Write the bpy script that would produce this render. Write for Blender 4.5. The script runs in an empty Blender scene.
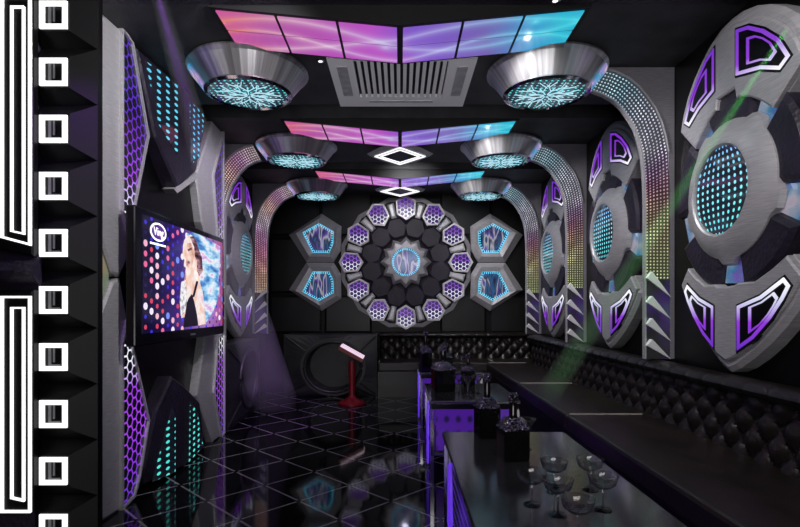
import bpy, bmesh, math, random
from mathutils import Vector, Matrix
random.seed(7)
PI = math.pi
sc = bpy.context.scene
COL = sc.collection
# ---------------------------------------------------------------- camera, world, lights, exposure
F, CX, HY, EYE = 520.0, 400.0, 307.0, 1.4
cam_d = bpy.data.cameras.new('camera'); cam = bpy.data.objects.new('camera', cam_d); COL.objects.link(cam)
cam.location = (0, 0, EYE); cam.rotation_euler = (PI/2, 0, 0)
cam_d.sensor_width = 36; cam_d.lens = 36*F/800; cam_d.shift_y = 43.5/800; cam_d.clip_start = .05
sc.camera = cam
w = bpy.data.worlds.new('world'); sc.world = w; w.use_nodes = True
w.node_tree.nodes['Background'].inputs[0].default_value = (.5, .48, .6, 1)
w.node_tree.nodes['Background'].inputs[1].default_value = .05
sc.view_settings.view_transform = 'Standard'; sc.view_settings.look = 'None'
sc.view_settings.exposure = 0; sc.view_settings.gamma = 1; sc.view_settings.use_curve_mapping = False

def light(kind, name, loc, power, color=(1, 1, 1), target=None, size=.05, spot=60, blend=.6, sy=None):
    d = bpy.data.lights.new(name, kind); d.energy = power; d.color = color
    if kind == 'AREA':
        d.size = size
        if sy: d.shape = 'RECTANGLE'; d.size_y = sy
    else: d.shadow_soft_size = size
    if kind == 'SPOT': d.spot_size = math.radians(spot); d.spot_blend = blend
    o = bpy.data.objects.new(name, d); COL.objects.link(o); o.location = loc
    if target: o.rotation_euler = (Vector(target)-Vector(loc)).to_track_quat('-Z', 'Y').to_euler()
    return o
light('AREA', 'foyer_low_fill', (0, -2.3, .9), 45, (1, .97, .98), (0, 5, 2.6), 2.6, sy=1.0)  # added fill behind the camera for vent and medallions, no fixture
light('AREA', 'foyer_ceiling_fill', (0, -1.2, 3.25), 52, (1, .97, .98), (0, 4.5, 1.3), 3.0, sy=1.2)  # added soft fill high behind the camera, not a fixture of the room
light('SPOT', 'vent_fill_spot', (.1, .4, .25), 170, (1, .98, 1), (0, 4.3, 3.3), .15, 40, 1.0)  # unseen spot added to brighten the vent and lamp cones from below
for yy, pw in ((1.7, 60), (3.7, 55), (5.6, 55), (7.5, 40)):
    light('SPOT', 'wall_washer_right', (.75, yy, 3.22), pw*1.6, (1, .97, .98), (2.15, yy+1.0, 1.9), .06, 110, .8)
light('SPOT', 'wall_washer_left', (-.3, 2.6, 3.2), 150, (1, .98, 1), (-1.95, 3.5, 2.5), .06, 100, .8)
light('SPOT', 'wall_washer_left', (-.8, 4.4, 3.2), 80, (.95, .9, 1), (-1.95, 5.4, 1.9), .06, 100, .8)
light('SPOT', 'wall_washer_left', (-.9, 6.0, 3.2), 80, (1, .97, 1), (-2.2, 7.2, 2.1), .06, 100, .8)
for xx in (-1.45, 1.45):
    light('SPOT', 'flower_wall_spot', (xx, 8.2, 3.25), 50, (1, 1, 1), (xx, 8.86, 2.3), .04, 80, .8)
light('SPOT', 'flower_wall_spot', (.1, 6.6, 3.22), 75, (1, .98, 1), (.1, 8.85, 2.2), .06, 100, .8)
light('SPOT', 'green_laser', (1.5, 3.1, 3.2), 70, (.1, 1, .15), (1.9, 4.9, .8), .03, 26, .9)
light('SPOT', 'purple_laser', (-.4, 4.4, 3.2), 220, (.45, .08, 1), (-1.3, 6.6, .2), .03, 36, .9)
light('SPOT', 'purple_laser', (-1.2, 1.5, 3.2), 50, (.4, .08, 1), (-1.9, 3.3, 1.9), .03, 34, .9)

# ---------------------------------------------------------------- coordinates
def onY(px, py, d): return ((px-CX)*d/F, d, EYE+(HY-py)*d/F)
def onX(px, py, X):
    d = F*X/(px-CX); return (X, d, EYE+(HY-py)*d/F)

# ---------------------------------------------------------------- material helpers
class NT:
    def __init__(s, name):
        s.m = bpy.data.materials.new(name); s.m.use_nodes = True; s.t = s.m.node_tree
        s.b = s.t.nodes['Principled BSDF']
    def n(s, ty, **k):
        x = s.t.nodes.new(ty)
        for a, v in k.items(): setattr(x, a, v)
        return x
    def l(s, a, b): s.t.links.new(a, b)
    def setin(s, sock, v):
        if isinstance(v, bpy.types.NodeSocket): s.l(v, sock)
        else: sock.default_value = v
    def math(s, op, a, b=0.0, c=None):
        x = s.n('ShaderNodeMath', operation=op); s.setin(x.inputs[0], a); s.setin(x.inputs[1], b)
        if c is not None: s.setin(x.inputs[2], c)
        return x.outputs[0]
    def sep(s, v):
        x = s.n('ShaderNodeSeparateXYZ'); s.l(v, x.inputs[0]); return x.outputs
    def obj(s): return s.n('ShaderNodeTexCoord').outputs['Object']
    def uv(s): return s.n('ShaderNodeTexCoord').outputs['UV']
    def ramp(s, f, stops, interp='LINEAR'):
        r = s.n('ShaderNodeValToRGB'); r.color_ramp.interpolation = interp
        e = r.color_ramp.elements
        while len(e) < len(stops): e.new(.5)
        for i, (p, c) in enumerate(stops): e[i].position = p; e[i].color = (*c, 1) if len(c) == 3 else c
        s.setin(r.inputs[0], f); return r.outputs[0]
    def mix(s, f, a, b):
        x = s.n('ShaderNodeMix', data_type='RGBA'); s.setin(x.inputs[0], f)
        for i, v in ((6, a), (7, b)):
            if isinstance(v, tuple): v = (*v, 1) if len(v) == 3 else v
            s.setin(x.inputs[i], v)
        return x.outputs[2]
    def noise(s, scale, detail=3, vec=None, rough=.5):
        x = s.n('ShaderNodeTexNoise'); x.inputs['Scale'].default_value = scale; x.inputs['Detail'].default_value = detail
        x.inputs['Roughness'].default_value = rough
        s.l(vec if vec is not None else s.obj(), x.inputs['Vector']); return x.outputs[0]
    def bump(s, h, strength=.3, dist=.01):
        x = s.n('ShaderNodeBump'); x.inputs['Strength'].default_value = strength; x.inputs['Distance'].default_value = dist
        s.l(h, x.inputs['Height']); s.l(x.outputs[0], s.b.inputs['Normal'])
    def base(s, col, rough, metal=0.0, spec=None):
        if isinstance(col, tuple): col = (*col, 1)
        s.setin(s.b.inputs['Base Color'], col); s.setin(s.b.inputs['Roughness'], rough); s.b.inputs['Metallic'].default_value = metal
        if spec is not None: s.b.inputs['Specular IOR Level'].default_value = spec
    def emit(s, col, strength):
        if isinstance(col, tuple): col = (*col, 1)
        s.setin(s.b.inputs['Emission Color'], col); s.setin(s.b.inputs['Emission Strength'], strength)

def simple(name, col, rough=.5, metal=0, spec=None, emit=None, es=1):
    t = NT(name); t.base(col, rough, metal, spec)
    if emit: t.emit(emit, es)
    return t.m
def brushed(name, col, rough=.42, metal=.55, sc_=(3, 3, 60)):
    t = NT(name); mp = t.n('ShaderNodeMapping'); mp.inputs['Scale'].default_value = sc_; t.l(t.obj(), mp.inputs[0])
    nz = t.noise(4, 4, mp.outputs[0])
    c = t.ramp(nz, [(.3, tuple(v*.8 for v in col)), (.7, tuple(min(1, v*1.2) for v in col))])
    t.base(col, rough, metal); t.l(c, t.b.inputs['Base Color']); t.bump(nz, .25, .004); return t.m
def leather(name, col, rough=.38, scale=55, strength=.5, spec=.5):
    t = NT(name)
    v = t.n('ShaderNodeTexVoronoi'); v.inputs['Scale'].default_value = scale; t.l(t.obj(), v.inputs['Vector'])
    nz = t.noise(5, 4); c = t.ramp(nz, [(.3, tuple(x*.6 for x in col)), (.7, tuple(x*1.5 for x in col))])
    t.base(col, rough, 0, spec); t.l(c, t.b.inputs['Base Color']); t.bump(v.outputs['Distance'], strength, .006); return t.m

def hexedge(t, vec2, size):
    """distance to the nearest hexagon edge, 0 at the edge and .5 in the middle, for a grid of pitch size"""
    x, y, _ = t.sep(vec2)
    x = t.math('DIVIDE', x, size); y = t.math('DIVIDE', y, size)
    def cell(ox, oy):
        gx = t.math('SUBTRACT', t.math('FLOORED_MODULO', t.math('ADD', x, ox), 1.0), .5)
        gy = t.math('SUBTRACT', t.math('FLOORED_MODULO', t.math('ADD', y, oy), 1.7320508), .8660254)
        ax, ay = t.math('ABSOLUTE', gx), t.math('ABSOLUTE', gy)
        return t.math('MAXIMUM', ax, t.math('ADD', t.math('MULTIPLY', ax, .5), t.math('MULTIPLY', ay, .8660254)))
    return t.math('SUBTRACT', .5, t.math('MINIMUM', cell(0, 0), cell(.5, .8660254)))

def honey(name, size, lw, line_ramp, fill, z0, z1, es=1.0, ax='X'):
    t = NT(name); o = t.obj(); s = t.sep(o); cb = t.n('ShaderNodeCombineXYZ')
    t.l(s[2], cb.inputs[0]); t.l(s['XYZ'.index(ax)], cb.inputs[1])
    e = hexedge(t, cb.outputs[0], size); line = t.math('LESS_THAN', e, lw)
    g = t.math('DIVIDE', t.math('SUBTRACT', s[2], z0), z1-z0)
    c = t.mix(line, fill, t.ramp(g, line_ramp))
    t.base((.01, .01, .015), .25); t.emit(c, es); return t.m

def dots(name, sx, sz, rad, colr, back=(.002, .002, .004), es=1.2, uv=False, zr=(0, 1), bowl=0, rough=.06, tint=0, xs=1):
    """rows of LED dots; colr = ramp over height"""
    t = NT(name); s = t.sep(t.uv() if uv else t.obj())
    x, z = s[0], (s[1] if uv else s[2])
    if bowl:
        k = t.math('SUBTRACT', 1, t.math('MULTIPLY', t.math('MULTIPLY', z, z), bowl)); x = t.math('DIVIDE', x, t.math('SQRT', t.math('MAXIMUM', k, .05)))
    fx = t.math('SUBTRACT', t.math('FRACT', t.math('ADD', t.math('DIVIDE', x, sx), 100.)), .5)
    fz = t.math('SUBTRACT', t.math('FRACT', t.math('ADD', t.math('DIVIDE', z, sz), 100.)), .5)
    fx = t.math('MULTIPLY', fx, sx*xs); fz = t.math('MULTIPLY', fz, sz)
    d = t.math('SQRT', t.math('ADD', t.math('MULTIPLY', fx, fx), t.math('MULTIPLY', fz, fz)))
    m = t.math('LESS_THAN', d, rad)
    g = t.math('DIVIDE', t.math('SUBTRACT', z, zr[0]), zr[1]-zr[0])
    t.base((.02, .02, .03), rough, 0, .8); 
    rc = t.ramp(g, colr)
    if tint:
        nz = t.noise(6, 2, t.uv() if uv else t.obj())
        k = t.math('MULTIPLY', t.math('SUBTRACT', nz, .3), 2.4); k = t.math('MINIMUM', t.math('MAXIMUM', k, .4), 1)
        back = t.mix(.04, back, rc); rc = t.mix(k, (.02, .02, .03), t.mix(.35, rc, (.75, .75, .8)))
    t.emit(t.mix(m, back, rc), es); return t.m

M = {}
M['metal'] = brushed('brushed_grey_metal', (.42, .41, .43), .42, .3)
M['metal_dark'] = brushed('dark_grey_metal', (.17, .165, .18), .4, .4)
M['metal_arch'] = brushed('arch_grey_metal', (.25, .24, .27), .42, .3)
M['rim'] = brushed('light_rim_metal', (.55, .54, .56), .35, .4)
M['chrome'] = simple('polished_chrome', (.62, .61, .66), .12, 1)
M['purple_leather'] = leather('dark_purple_leather', (.013, .009, .021), .5, 40, .5)
M['ceiling'] = leather('ceiling_leather', (.012, .009, .017), .5, 28, .9)
M['soffit'] = leather('soffit_stone', (.03, .03, .034), .6, 160, .3)
M['black'] = simple('black_lacquer', (.0025, .0025, .003), .35, 0, .2)
M['black_matt'] = simple('black_paint', (.004, .004, .005), .6)
M['black_panel'] = simple('black_glossy_panel', (.003, .003, .0035), .45, 0, .22)
M['sofa'] = leather('sofa_black_leather', (.009, .0065, .006), .3, 120, .15)
M['seat'] = leather('seat_dark_leather', (.015, .010, .009), .36, 120, .15)
M['block'] = leather('padded_black_leather', (.018, .018, .02), .42, 90, .2)
M['white_led'] = simple('white_led', (.8, .8, .8), .5, emit=(1, 1, 1), es=1.15)
M['ac'] = simple('pale_grey_plastic', (.86, .86, .88), .5)
M['piping'] = simple('seat_piping', (.30, .27, .25), .4)
M['red'] = simple('red_plastic', (.22, .006, .008), .35)
M['pink'] = simple('backlit_pale_key', (.5, .4, .5), .3, emit=(1, .75, .9), es=.8)
M['purple_led'] = simple('purple_led', (.1, .05, .3), .3, emit=(.12, .03, .75), es=.8)
M['glass'] = NT('crystal_glass').m
_b = M['glass'].node_tree.nodes['Principled BSDF']; _b.inputs['Transmission Weight'].default_value = 1; _b.inputs['Roughness'].default_value = .03; _b.inputs['IOR'].default_value = 1.5
M['tabletop'] = simple('grey_mirror_tabletop', (.16, .16, .17), .14, .8)
M['bottle'] = simple('black_bottle_glass', (.004, .004, .005), .08)
M['tv_case'] = simple('tv_gloss_black', (.003, .0025, .005), .18, 0, .3)

hc = NT('crystal_cut_shoulder'); vo = hc.n('ShaderNodeTexVoronoi'); vo.inputs['Scale'].default_value = 70; hc.l(hc.obj(), vo.inputs['Vector'])
hc.base((.25, .22, .3), .08, 1); hc.bump(vo.outputs['Distance'], 1.0, .02); M['crystal'] = hc.m

# floor: polished black tiles with a grey diagonal lattice
t = NT('black_tile_floor'); s = t.sep(t.obj())
a = t.math('DIVIDE', t.math('ADD', s[0], s[1]), .665); b = t.math('DIVIDE', t.math('SUBTRACT', s[1], s[0]), .665)
def gl(v, off):
    return t.math('ABSOLUTE', t.math('SUBTRACT', t.math('FRACT', t.math('ADD', v, off)), .5))
# node at (-1.062, 4.75): a0 = 3.688/.665, b0 = 5.812/.665
da = gl(a, 10.5-3.688/.665); db = gl(b, 20.5-5.812/.665)
line = t.math('LESS_THAN', t.math('MINIMUM', da, db), .017)
node = t.math('LESS_THAN', t.math('MAXIMUM', da, db), .045)
line = t.math('MULTIPLY', line, t.math('SUBTRACT', 1, node))
nz = t.noise(9, 4)
t.base((.01, .01, .01), .07, 0, .28); t.l(t.mix(line, (.0035, .0035, .004), (.28, .26, .28)), t.b.inputs['Base Color'])
t.l(t.math('ADD', t.math('MULTIPLY', nz, .08), .02), t.b.inputs['Roughness']); M['floor'] = t.m

# ceiling screen: magenta to violet to blue with white swooshes
t = NT('ceiling_screen_image'); s = t.sep(t.obj())
nz = t.noise(1.3, 2)
xg = t.math('ADD', t.math('DIVIDE', s[0], 2.4), t.math('ADD', .5, t.math('MULTIPLY', t.math('SUBTRACT', nz, .5), .25)))
colr = t.ramp(xg, [(0, (.62, .09, .36)), (.15, (.5, .09, .42)), (.45, (.55, .09, .62)), (.56, (.24, .10, .66)), (.74, (.2, .13, .5)), (.88, (.02, .32, .65)), (1, (.02, .48, .72))])
tot = None
for (fr, ph, am, off, wd) in ((2.6, .4, .16, -.05, .035), (3.7, 1.9, .12, .08, .025), (1.7, 3.6, .22, .0, .03)):
    wv = t.math('MULTIPLY', t.math('SINE', t.math('ADD', t.math('MULTIPLY', s[0], fr), ph)), am)
    dd = t.math('ABSOLUTE', t.math('SUBTRACT', t.math('SUBTRACT', s[1], off), wv))
    g = t.math('MULTIPLY', t.math('POWER', 2.718, t.math('MULTIPLY', dd, -1/wd)), .6)
    tot = g if tot is None else t.math('ADD', tot, g)
vz = t.n('ShaderNodeTexVoronoi'); vz.inputs['Scale'].default_value = 2.6; t.l(t.obj(), vz.inputs['Vector'])
spark = t.math('POWER', 2.718, t.math('MULTIPLY', vz.outputs['Distance'], -14.))
tot = t.math('MINIMUM', t.math('ADD', tot, t.math('MULTIPLY', spark, .9)), 1)
edge = t.ramp(xg, [(0, (1, .35, .05)), (.2, (1, .7, .8)), (.6, (.6, .6, 1)), (.9, (.15, .85, 1)), (1, (.1, .9, .95))])
t.base((.01, .01, .01), .15); t.emit(t.mix(tot, colr, edge), .85); M['screen'] = t.m

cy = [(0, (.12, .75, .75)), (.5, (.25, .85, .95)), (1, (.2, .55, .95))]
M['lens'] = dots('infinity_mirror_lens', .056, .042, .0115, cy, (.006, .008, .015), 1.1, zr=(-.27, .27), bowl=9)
M['lamp_dots'] = dots('lamp_led_disc', .045, .045, .009, [(0, (.15, .85, .85)), (1, (.3, .8, 1))], (.02, .03, .05), 1.0, uv=True)
M['wedge_dots'] = dots('cyan_led_rows', .135, .054, .0125, [(0, (.08, .75, .65)), (.5, (.1, .8, .8)), (1, (.12, .6, .9))], (.002, .003, .006), 1.0, zr=(0, 3.4), xs=.42)
M['strip'] = dots('arch_led_mesh', .0290, .0262, .0066,
    [(0, (.45, .55, .08)), (.2, (.7, .62, .12)), (.33, (.6, .28, .1)), (.42, (.5, .06, .2)), (.5, (.45, .2, .5)), (.58, (.75, .72, .85)), (.75, (.65, .7, .85)), (.88, (.25, .6, .75)), (1, (.5, .75, .8))], (.003, .003, .005), 1.6, uv=True, zr=(.94, 2.75), tint=1)
M['strip_pink'] = dots('arch_led_mesh_warm', .0290, .0262, .0070,
    [(0, (.7, .5, .2)), (.15, (.85, .4, .1)), (.35, (.85, .15, .35)), (.5, (.7, .25, .7)), (.62, (.85, .8, .9)), (.75, (.9, .5, .3)), (.87, (.6, .2, .6)), (1, (.9, .8, .7))], (.03, .01, .02), 1.6, uv=True, zr=(.94, 2.75), tint=1)
P1, P2, W = (.10, .02, .50), (.35, .05, .75), (.9, .9, 1)
M['honey_up'] = honey('purple_honeycomb_upper', .078, .085, [(0, W), (.25, W), (.42, P2), (.7, P1), (1, P1)], (.001, .001, .003), 1.7, 3.2, 1.0)
M['honey_low'] = honey('purple_honeycomb_lower', .078, .085, [(0, P1), (.35, P2), (.55, P2), (.68, W), (1, W)], (.001, .001, .003), 0, 1.5, 1.0)
M['petal'] = honey('petal_honeycomb', .068, .08, [(0, W), (.4, W), (.55, (.3, .08, .7)), (1, (.17, .05, .5))], (.03, .006, .12), -.18, .2, .85)
M['neon_up'] = NT('neon_outline_upper').m; M['neon_low'] = None
def neon(name, z0, z1, stops):
    t = NT(name); s = t.sep(t.obj()); g = t.math('DIVIDE', t.math('SUBTRACT', s[2], z0), z1-z0)
    t.base((.03, .03, .03), .4, 0, .2); t.emit(t.ramp(g, stops), 1.1); return t.m
M['neon_up'] = neon('neon_outline_upper', .55, .98, [(0, (1, 1, 1)), (.2, (.6, .5, .8)), (.42, (.22, .03, .55)), (1, (.13, .02, .46))])
M['neon_low'] = neon('neon_outline_lower', -1.03, -.57, [(0, (.09, .015, .42)), (.45, (.24, .03, .6)), (.72, (.6, .6, .8)), (1, (1, 1, 1))])
# far wall glass, its blurred blue and violet reflections painted as glowing noise
t = NT('glass_painted_reflections'); mp = t.n('ShaderNodeMapping'); mp.inputs['Scale'].default_value = (9, 1, 2.2); t.l(t.n('ShaderNodeNewGeometry').outputs['Position'], mp.inputs[0])
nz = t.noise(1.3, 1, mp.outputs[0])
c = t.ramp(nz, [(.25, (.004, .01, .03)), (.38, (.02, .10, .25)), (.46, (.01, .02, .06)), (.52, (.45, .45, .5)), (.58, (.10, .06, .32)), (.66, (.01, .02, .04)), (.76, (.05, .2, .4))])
t.base((.05, .05, .08), .08, .5); t.emit(c, .8); M['reflection_glass'] = t.m
M['cyan_led'] = simple('cyan_led', (.1, .4, .5), .4, emit=(.12, .62, .85), es=1.0)
M['cyan_snow'] = simple('white_cyan_led', (.5, .7, .8), .4, emit=(.45, .75, .85), es=.9)
# table front: violet panel with round dark holes
t = NT('violet_panel'); s = t.sep(t.obj())
fx = t.math('SUBTRACT', t.math('FRACT', t.math('DIVIDE', s[0], .1)), .5); fz = t.math('SUBTRACT', t.math('FRACT', t.math('DIVIDE', s[2], .125)), .5)
d = t.math('SQRT', t.math('ADD', t.math('MULTIPLY', fx, fx), t.math('MULTIPLY', fz, fz)))
k = t.ramp(d, [(.12, (.012, .01, .05)), (.33, (.08, .015, .34))]); t.base((.02, .01, .05), .15); t.emit(k, .6); M['violet'] = t.m
M['table_honey'] = honey('table_honeycomb', .06, .09, [(0, (.06, .03, .3)), (1, (.12, .04, .45))], (.004, .003, .02), 0, .6, .4)
# lamp cone, chrome with its streaky reflections painted into the colour
t = NT('lamp_cone_chrome'); s = t.sep(t.uv()); cb = t.n('ShaderNodeCombineXYZ'); t.l(s[0], cb.inputs[0])
nz = t.noise(26, 4, cb.outputs[0], .7)
t.base((.5, .5, .52), .22, .9); t.l(t.ramp(nz, [(.3, (.22, .22, .23)), (.5, (.62, .61, .63)), (.68, (1, 1, 1))]), t.b.inputs['Base Color'])
t.l(t.math('ADD', t.math('MULTIPLY', nz, .25), .2), t.b.inputs['Roughness']); M['cone'] = t.m
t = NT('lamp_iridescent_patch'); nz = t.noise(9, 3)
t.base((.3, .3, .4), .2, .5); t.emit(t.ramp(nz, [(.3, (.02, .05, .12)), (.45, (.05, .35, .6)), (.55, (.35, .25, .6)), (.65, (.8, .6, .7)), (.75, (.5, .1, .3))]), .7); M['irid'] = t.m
t = NT('mirror_painted_reflections'); nz = t.noise(2.2, 3)
t.base((.3, .3, .35), .15, .8); t.emit(t.ramp(nz, [(.3, (.01, .01, .02)), (.42, (.12, .02, .35)), (.5, (.02, .18, .35)), (.58, (.35, .35, .4)), (.7, (.5, .08, .3))]), .7); M['mirror'] = t.m  # coloured reflections on the chrome facets, painted as emission
t = NT('holographic_panel'); nz = t.noise(7, 5)
t.base((.2, .2, .2), .5); t.emit(t.ramp(nz, [(.3, (.03, .05, .06)), (.45, (.10, .16, .05)), (.55, (.25, .16, .03)), (.68, (.3, .03, .18))]), .6); M['holo'] = t.m

t = NT('mirror_painted_violet'); nz = t.noise(2.6, 2)
t.base((.10, .10, .11), .2, .7); t.emit(t.ramp(nz, [(.45, (.004, .004, .006)), (.58, (.05, .015, .16)), (.68, (.05, .08, .14))]), .5); M['mirror_dark'] = t.m  # violet and blue tints painted as a faint glow on dark chrome
M['far_panel'] = simple('black_satin_panel', (.02, .02, .021), .32, .6)
# ---------------------------------------------------------------- mesh helpers
class MB:
    def __init__(s): s.v = []; s.f = []; s.uv = {}
    def quad(s, *p, uv=None):
        n = len(s.v); s.v += [tuple(q) for q in p]; s.f.append(tuple(range(n, n+len(p))))
        if uv: s.uv[len(s.f)-1] = uv
    def box(s, x0, x1, y0, y1, z0, z1, c=0):
        """box; c chamfers the eight-sided way (a bevelled slab)"""
        if c <= 0:
            n = len(s.v); s.v += [(x, y, z) for z in (z0, z1) for y in (y0, y1) for x in (x0, x1)]
            for f in ((0, 2, 3, 1), (4, 5, 7, 6), (0, 1, 5, 4), (2, 6, 7, 3), (0, 4, 6, 2), (1, 3, 7, 5)): s.f.append(tuple(n+i for i in f))
            return s
        bm = bmesh.new(); bmesh.ops.create_cube(bm, size=1)
        for v in bm.verts: v.co = Vector((x0+(v.co.x+.5)*(x1-x0), y0+(v.co.y+.5)*(y1-y0), z0+(v.co.z+.5)*(z1-z0)))
        bmesh.ops.bevel(bm, geom=bm.edges[:]+bm.verts[:], offset=c, segments=2, affect='EDGES', profile=.5)
        return s.frombm(bm)
    def frombm(s, bm):
        n = len(s.v); bm.verts.index_update(); s.v += [tuple(v.co) for v in bm.verts]
        for f in bm.faces: s.f.append(tuple(n+v.index for v in f.verts))
        bm.free(); return s
    def loft(s, rings, close=True, cap0=True, cap1=True):
        n = len(s.v); k = len(rings[0])
        for r in rings: s.v += [tuple(p) for p in r]
        for i in range(len(rings)-1):
            for j in range(k if close else k-1):
                a = n+i*k+j; b = n+i*k+(j+1) % k; s.f.append((a, b, b+k, a+k))
        if cap0: s.f.append(tuple(n+j for j in range(k))[::-1])
        if cap1: s.f.append(tuple(n+(len(rings)-1)*k+j for j in range(k)))
        return s
    def lathe(s, prof, n=24, cen=(0, 0, 0), axis='z', cap0=True, cap1=True):
        rings = []
        for r, h in prof:
            ring = []
            for i in range(n):
                a = 2*PI*i/n; c, q = r*math.cos(a), r*math.sin(a)
                p = (c, q, h) if axis == 'z' else (c, h, q)
                ring.append((cen[0]+p[0], cen[1]+p[1], cen[2]+p[2]))
            rings.append(ring)
        return s.loft(rings, True, cap0, cap1)
    def tube(s, path, r, n=8, closed=False):
        pts = [Vector(p) for p in path]; rings = []
        for i, p in enumerate(pts):
            a = pts[i-1] if (i > 0 or closed) else p; b = pts[(i+1) % len(pts)] if (i < len(pts)-1 or closed) else p
            d = (b-a).normalized(); u = d.cross(Vector((0, 0, 1)))
            if u.length < .05: u = d.cross(Vector((1, 0, 0)))
            u.normalize(); q = d.cross(u)
            rings.append([p+r*(math.cos(2*PI*j/n)*u+math.sin(2*PI*j/n)*q) for j in range(n)])
        if closed: rings.append(rings[0]); return s.loft(rings, True, False, False)
        return s.loft(rings)
    def build(s, name, mat, parent=None, smooth=False, world=False, kind=None):
        off = Vector((0, 0, 0))
        if parent is not None and world:
            off = Vector(parent.location)
            if parent.parent: off += Vector(parent.parent.location)
        me = bpy.data.meshes.new(name); me.from_pydata([tuple(Vector(v)-off) for v in s.v], [], s.f)
        bm = bmesh.new(); bm.from_mesh(me)
        if not s.uv: bmesh.ops.recalc_face_normals(bm, faces=bm.faces[:])
        bm.to_mesh(me); bm.free()
        if s.uv:
            L = me.uv_layers.new(name='UVMap')
            for p in me.polygons:
                u = s.uv.get(p.index)
                if u:
                    for li, c in zip(p.loop_indices, u): L.data[li].uv = c
        me.materials.append(M[mat] if isinstance(mat, str) else mat)
        if smooth:
            for p in me.polygons: p.use_smooth = True
            try: me.set_sharp_from_angle(angle=math.radians(38))
            except Exception: pass
        o = bpy.data.objects.new(name, me); COL.objects.link(o)
        if parent is not None: o.parent = parent
        if kind: o['kind'] = kind
        return o

def inset(poly, d):
    """mitred inward offset of a 2D polygon (either winding)"""
    n = len(poly); A = sum(poly[i][0]*poly[(i+1) % n][1]-poly[(i+1) % n][0]*poly[i][1] for i in range(n))
    sg = 1 if A > 0 else -1; out = []
    for i in range(n):
        p, q, r = Vector(poly[i-1]), Vector(poly[i]), Vector(poly[(i+1) % n])
        a = (q-p).normalized(); b = (r-q).normalized()
        na = Vector((-a.y, a.x))*sg; nb = Vector((-b.y, b.x))*sg
        m = na+nb; L = max(m.length, .3); m.normalize(); k = 1/max(m.dot(na), .35)
        out.append(tuple(q+m*d*k))
    return out
def plate(mb, poly, yb, yf, ch=0, cuts=(), warp=None):
    """solid slab of the (x,z) polygon from y=yb (wall) to y=yf (front), its front edge chamfered by ch, folded by warp"""
    bm = bmesh.new()
    front = inset(poly, ch) if ch else poly
    ym = yf+ch*.7 if ch else yf
    R = [[bm.verts.new((x, yb, z)) for x, z in poly], [bm.verts.new((x, ym, z)) for x, z in poly]]
    if ch: R.append([bm.verts.new((x, yf, z)) for x, z in front])
    n = len(poly)
    for a, b in zip(R, R[1:]):
        for i in range(n): bm.faces.new((a[i], a[(i+1) % n], b[(i+1) % n], b[i]))
    caps = [bm.faces.new(R[0][::-1]), bm.faces.new(R[-1])]
    bmesh.ops.triangulate(bm, faces=caps)
    for c in cuts:
        bmesh.ops.bisect_plane(bm, geom=bm.verts[:]+bm.edges[:]+bm.faces[:], plane_co=(c, 0, 0), plane_no=(1, 0, 0))
    if warp:
        for v in bm.verts: v.co.y += warp(v.co.x, v.co.z)
    return mb.frombm(bm)
def ringplate(mb, outer, inner, yb, yf, cuts=(), warp=None):
    """solid band between two matching (x,z) outlines"""
    bm = bmesh.new(); n = len(outer)
    V = [[bm.verts.new((x, y, z)) for x, z in pl] for pl, y in ((outer, yb), (outer, yf), (inner, yf), (inner, yb))]
    for k in range(4):
        a, b = V[k], V[(k+1) % 4]
        for i in range(n): bm.faces.new((a[i], a[(i+1) % n], b[(i+1) % n], b[i]))
    for c in cuts:
        bmesh.ops.bisect_plane(bm, geom=bm.verts[:]+bm.edges[:]+bm.faces[:], plane_co=(c, 0, 0), plane_no=(1, 0, 0))
    if warp:
        for v in bm.verts: v.co.y += warp(v.co.x, v.co.z)
    return mb.frombm(bm)

def props(o, label=None, cat=None, group=None, kind=None):
    if label: o['label'] = label
    if cat: o['category'] = cat
    if group: o['group'] = group
    if kind: o['kind'] = kind
    return o
def empty(name, loc, label, cat, group=None, rz=0):
    o = bpy.data.objects.new(name, None); COL.objects.link(o); o.location = loc; o.rotation_euler = (0, 0, rz)
    o.empty_display_size = .1
    return props(o, label, cat, group)
KIDS = lambda o: [c for c in bpy.data.objects if c.parent == o]
def copy_tree(o, parent=None):
    c = o.copy(); COL.objects.link(c); c.parent = parent
    for k in KIDS(o): copy_tree(k, c)
    return c
def again(o, loc, label, rz=None):
    c = copy_tree(o); c.location = loc; c['label'] = label
    if rz is not None: c.rotation_euler = (0, 0, rz)
    return c
def circ(r, n=32, c=(0, 0), ry=None, a0=0): return [(c[0]+r*math.cos(a0+2*PI*i/n), c[1]+(ry or r)*math.sin(a0+2*PI*i/n)) for i in range(n)]

# ---------------------------------------------------------------- the room
DP_ = 2.9
XL, XR, YF, YB = -2.3, 2.2, 8.9, -2.6
H = 1.4+1.92
def st(name, mat, *b):
    m = MB(); m.box(*b); return m.build(name, mat, kind='structure')
st('floor', 'floor', -4.2, XR+.2, YB-.2, YF+.2, -.1, 0)
st('wall_right', 'black', XR, XR+.15, YB, YF, 0, H+.6)
st('wall_left', 'black', XL-.15, XL, DP_+.16, YF, 0, H+.6)
st('wall_far', 'black', XL-.15, XR+.15, YF, YF+.15, 0, H+.6)
st('wall_near', 'purple_leather', -4.2, XR+.15, YB-.15, YB, 0, H+.6)
st('wall_foyer', 'purple_leather', -4.2, -4.05, YB, DP_+.16, 0, H+.6)
st('trim_1', 'black', -2.3, -2.02, 3.2, 5.74, 0, H)          # build-out behind the television
# ceiling: a high slab with three soffits and dropped portions between recesses
m = MB(); m.box(-4.2, XR+.15, YB-.15, YF+.15, H+.4, H+.5); m.build('ceiling', 'ceiling', kind='structure')
st('trim_2', 'ceiling', -4.05, XR, YB, 3.3, H, H+.4)
k = 3
for y0, y1 in ((3.3, 4.93), (5.28, 6.9), (7.24, 8.9)):
    st('trim_%d' % k, 'soffit', XL, XR, y0, y1, H, H+.4); k += 1

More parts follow.
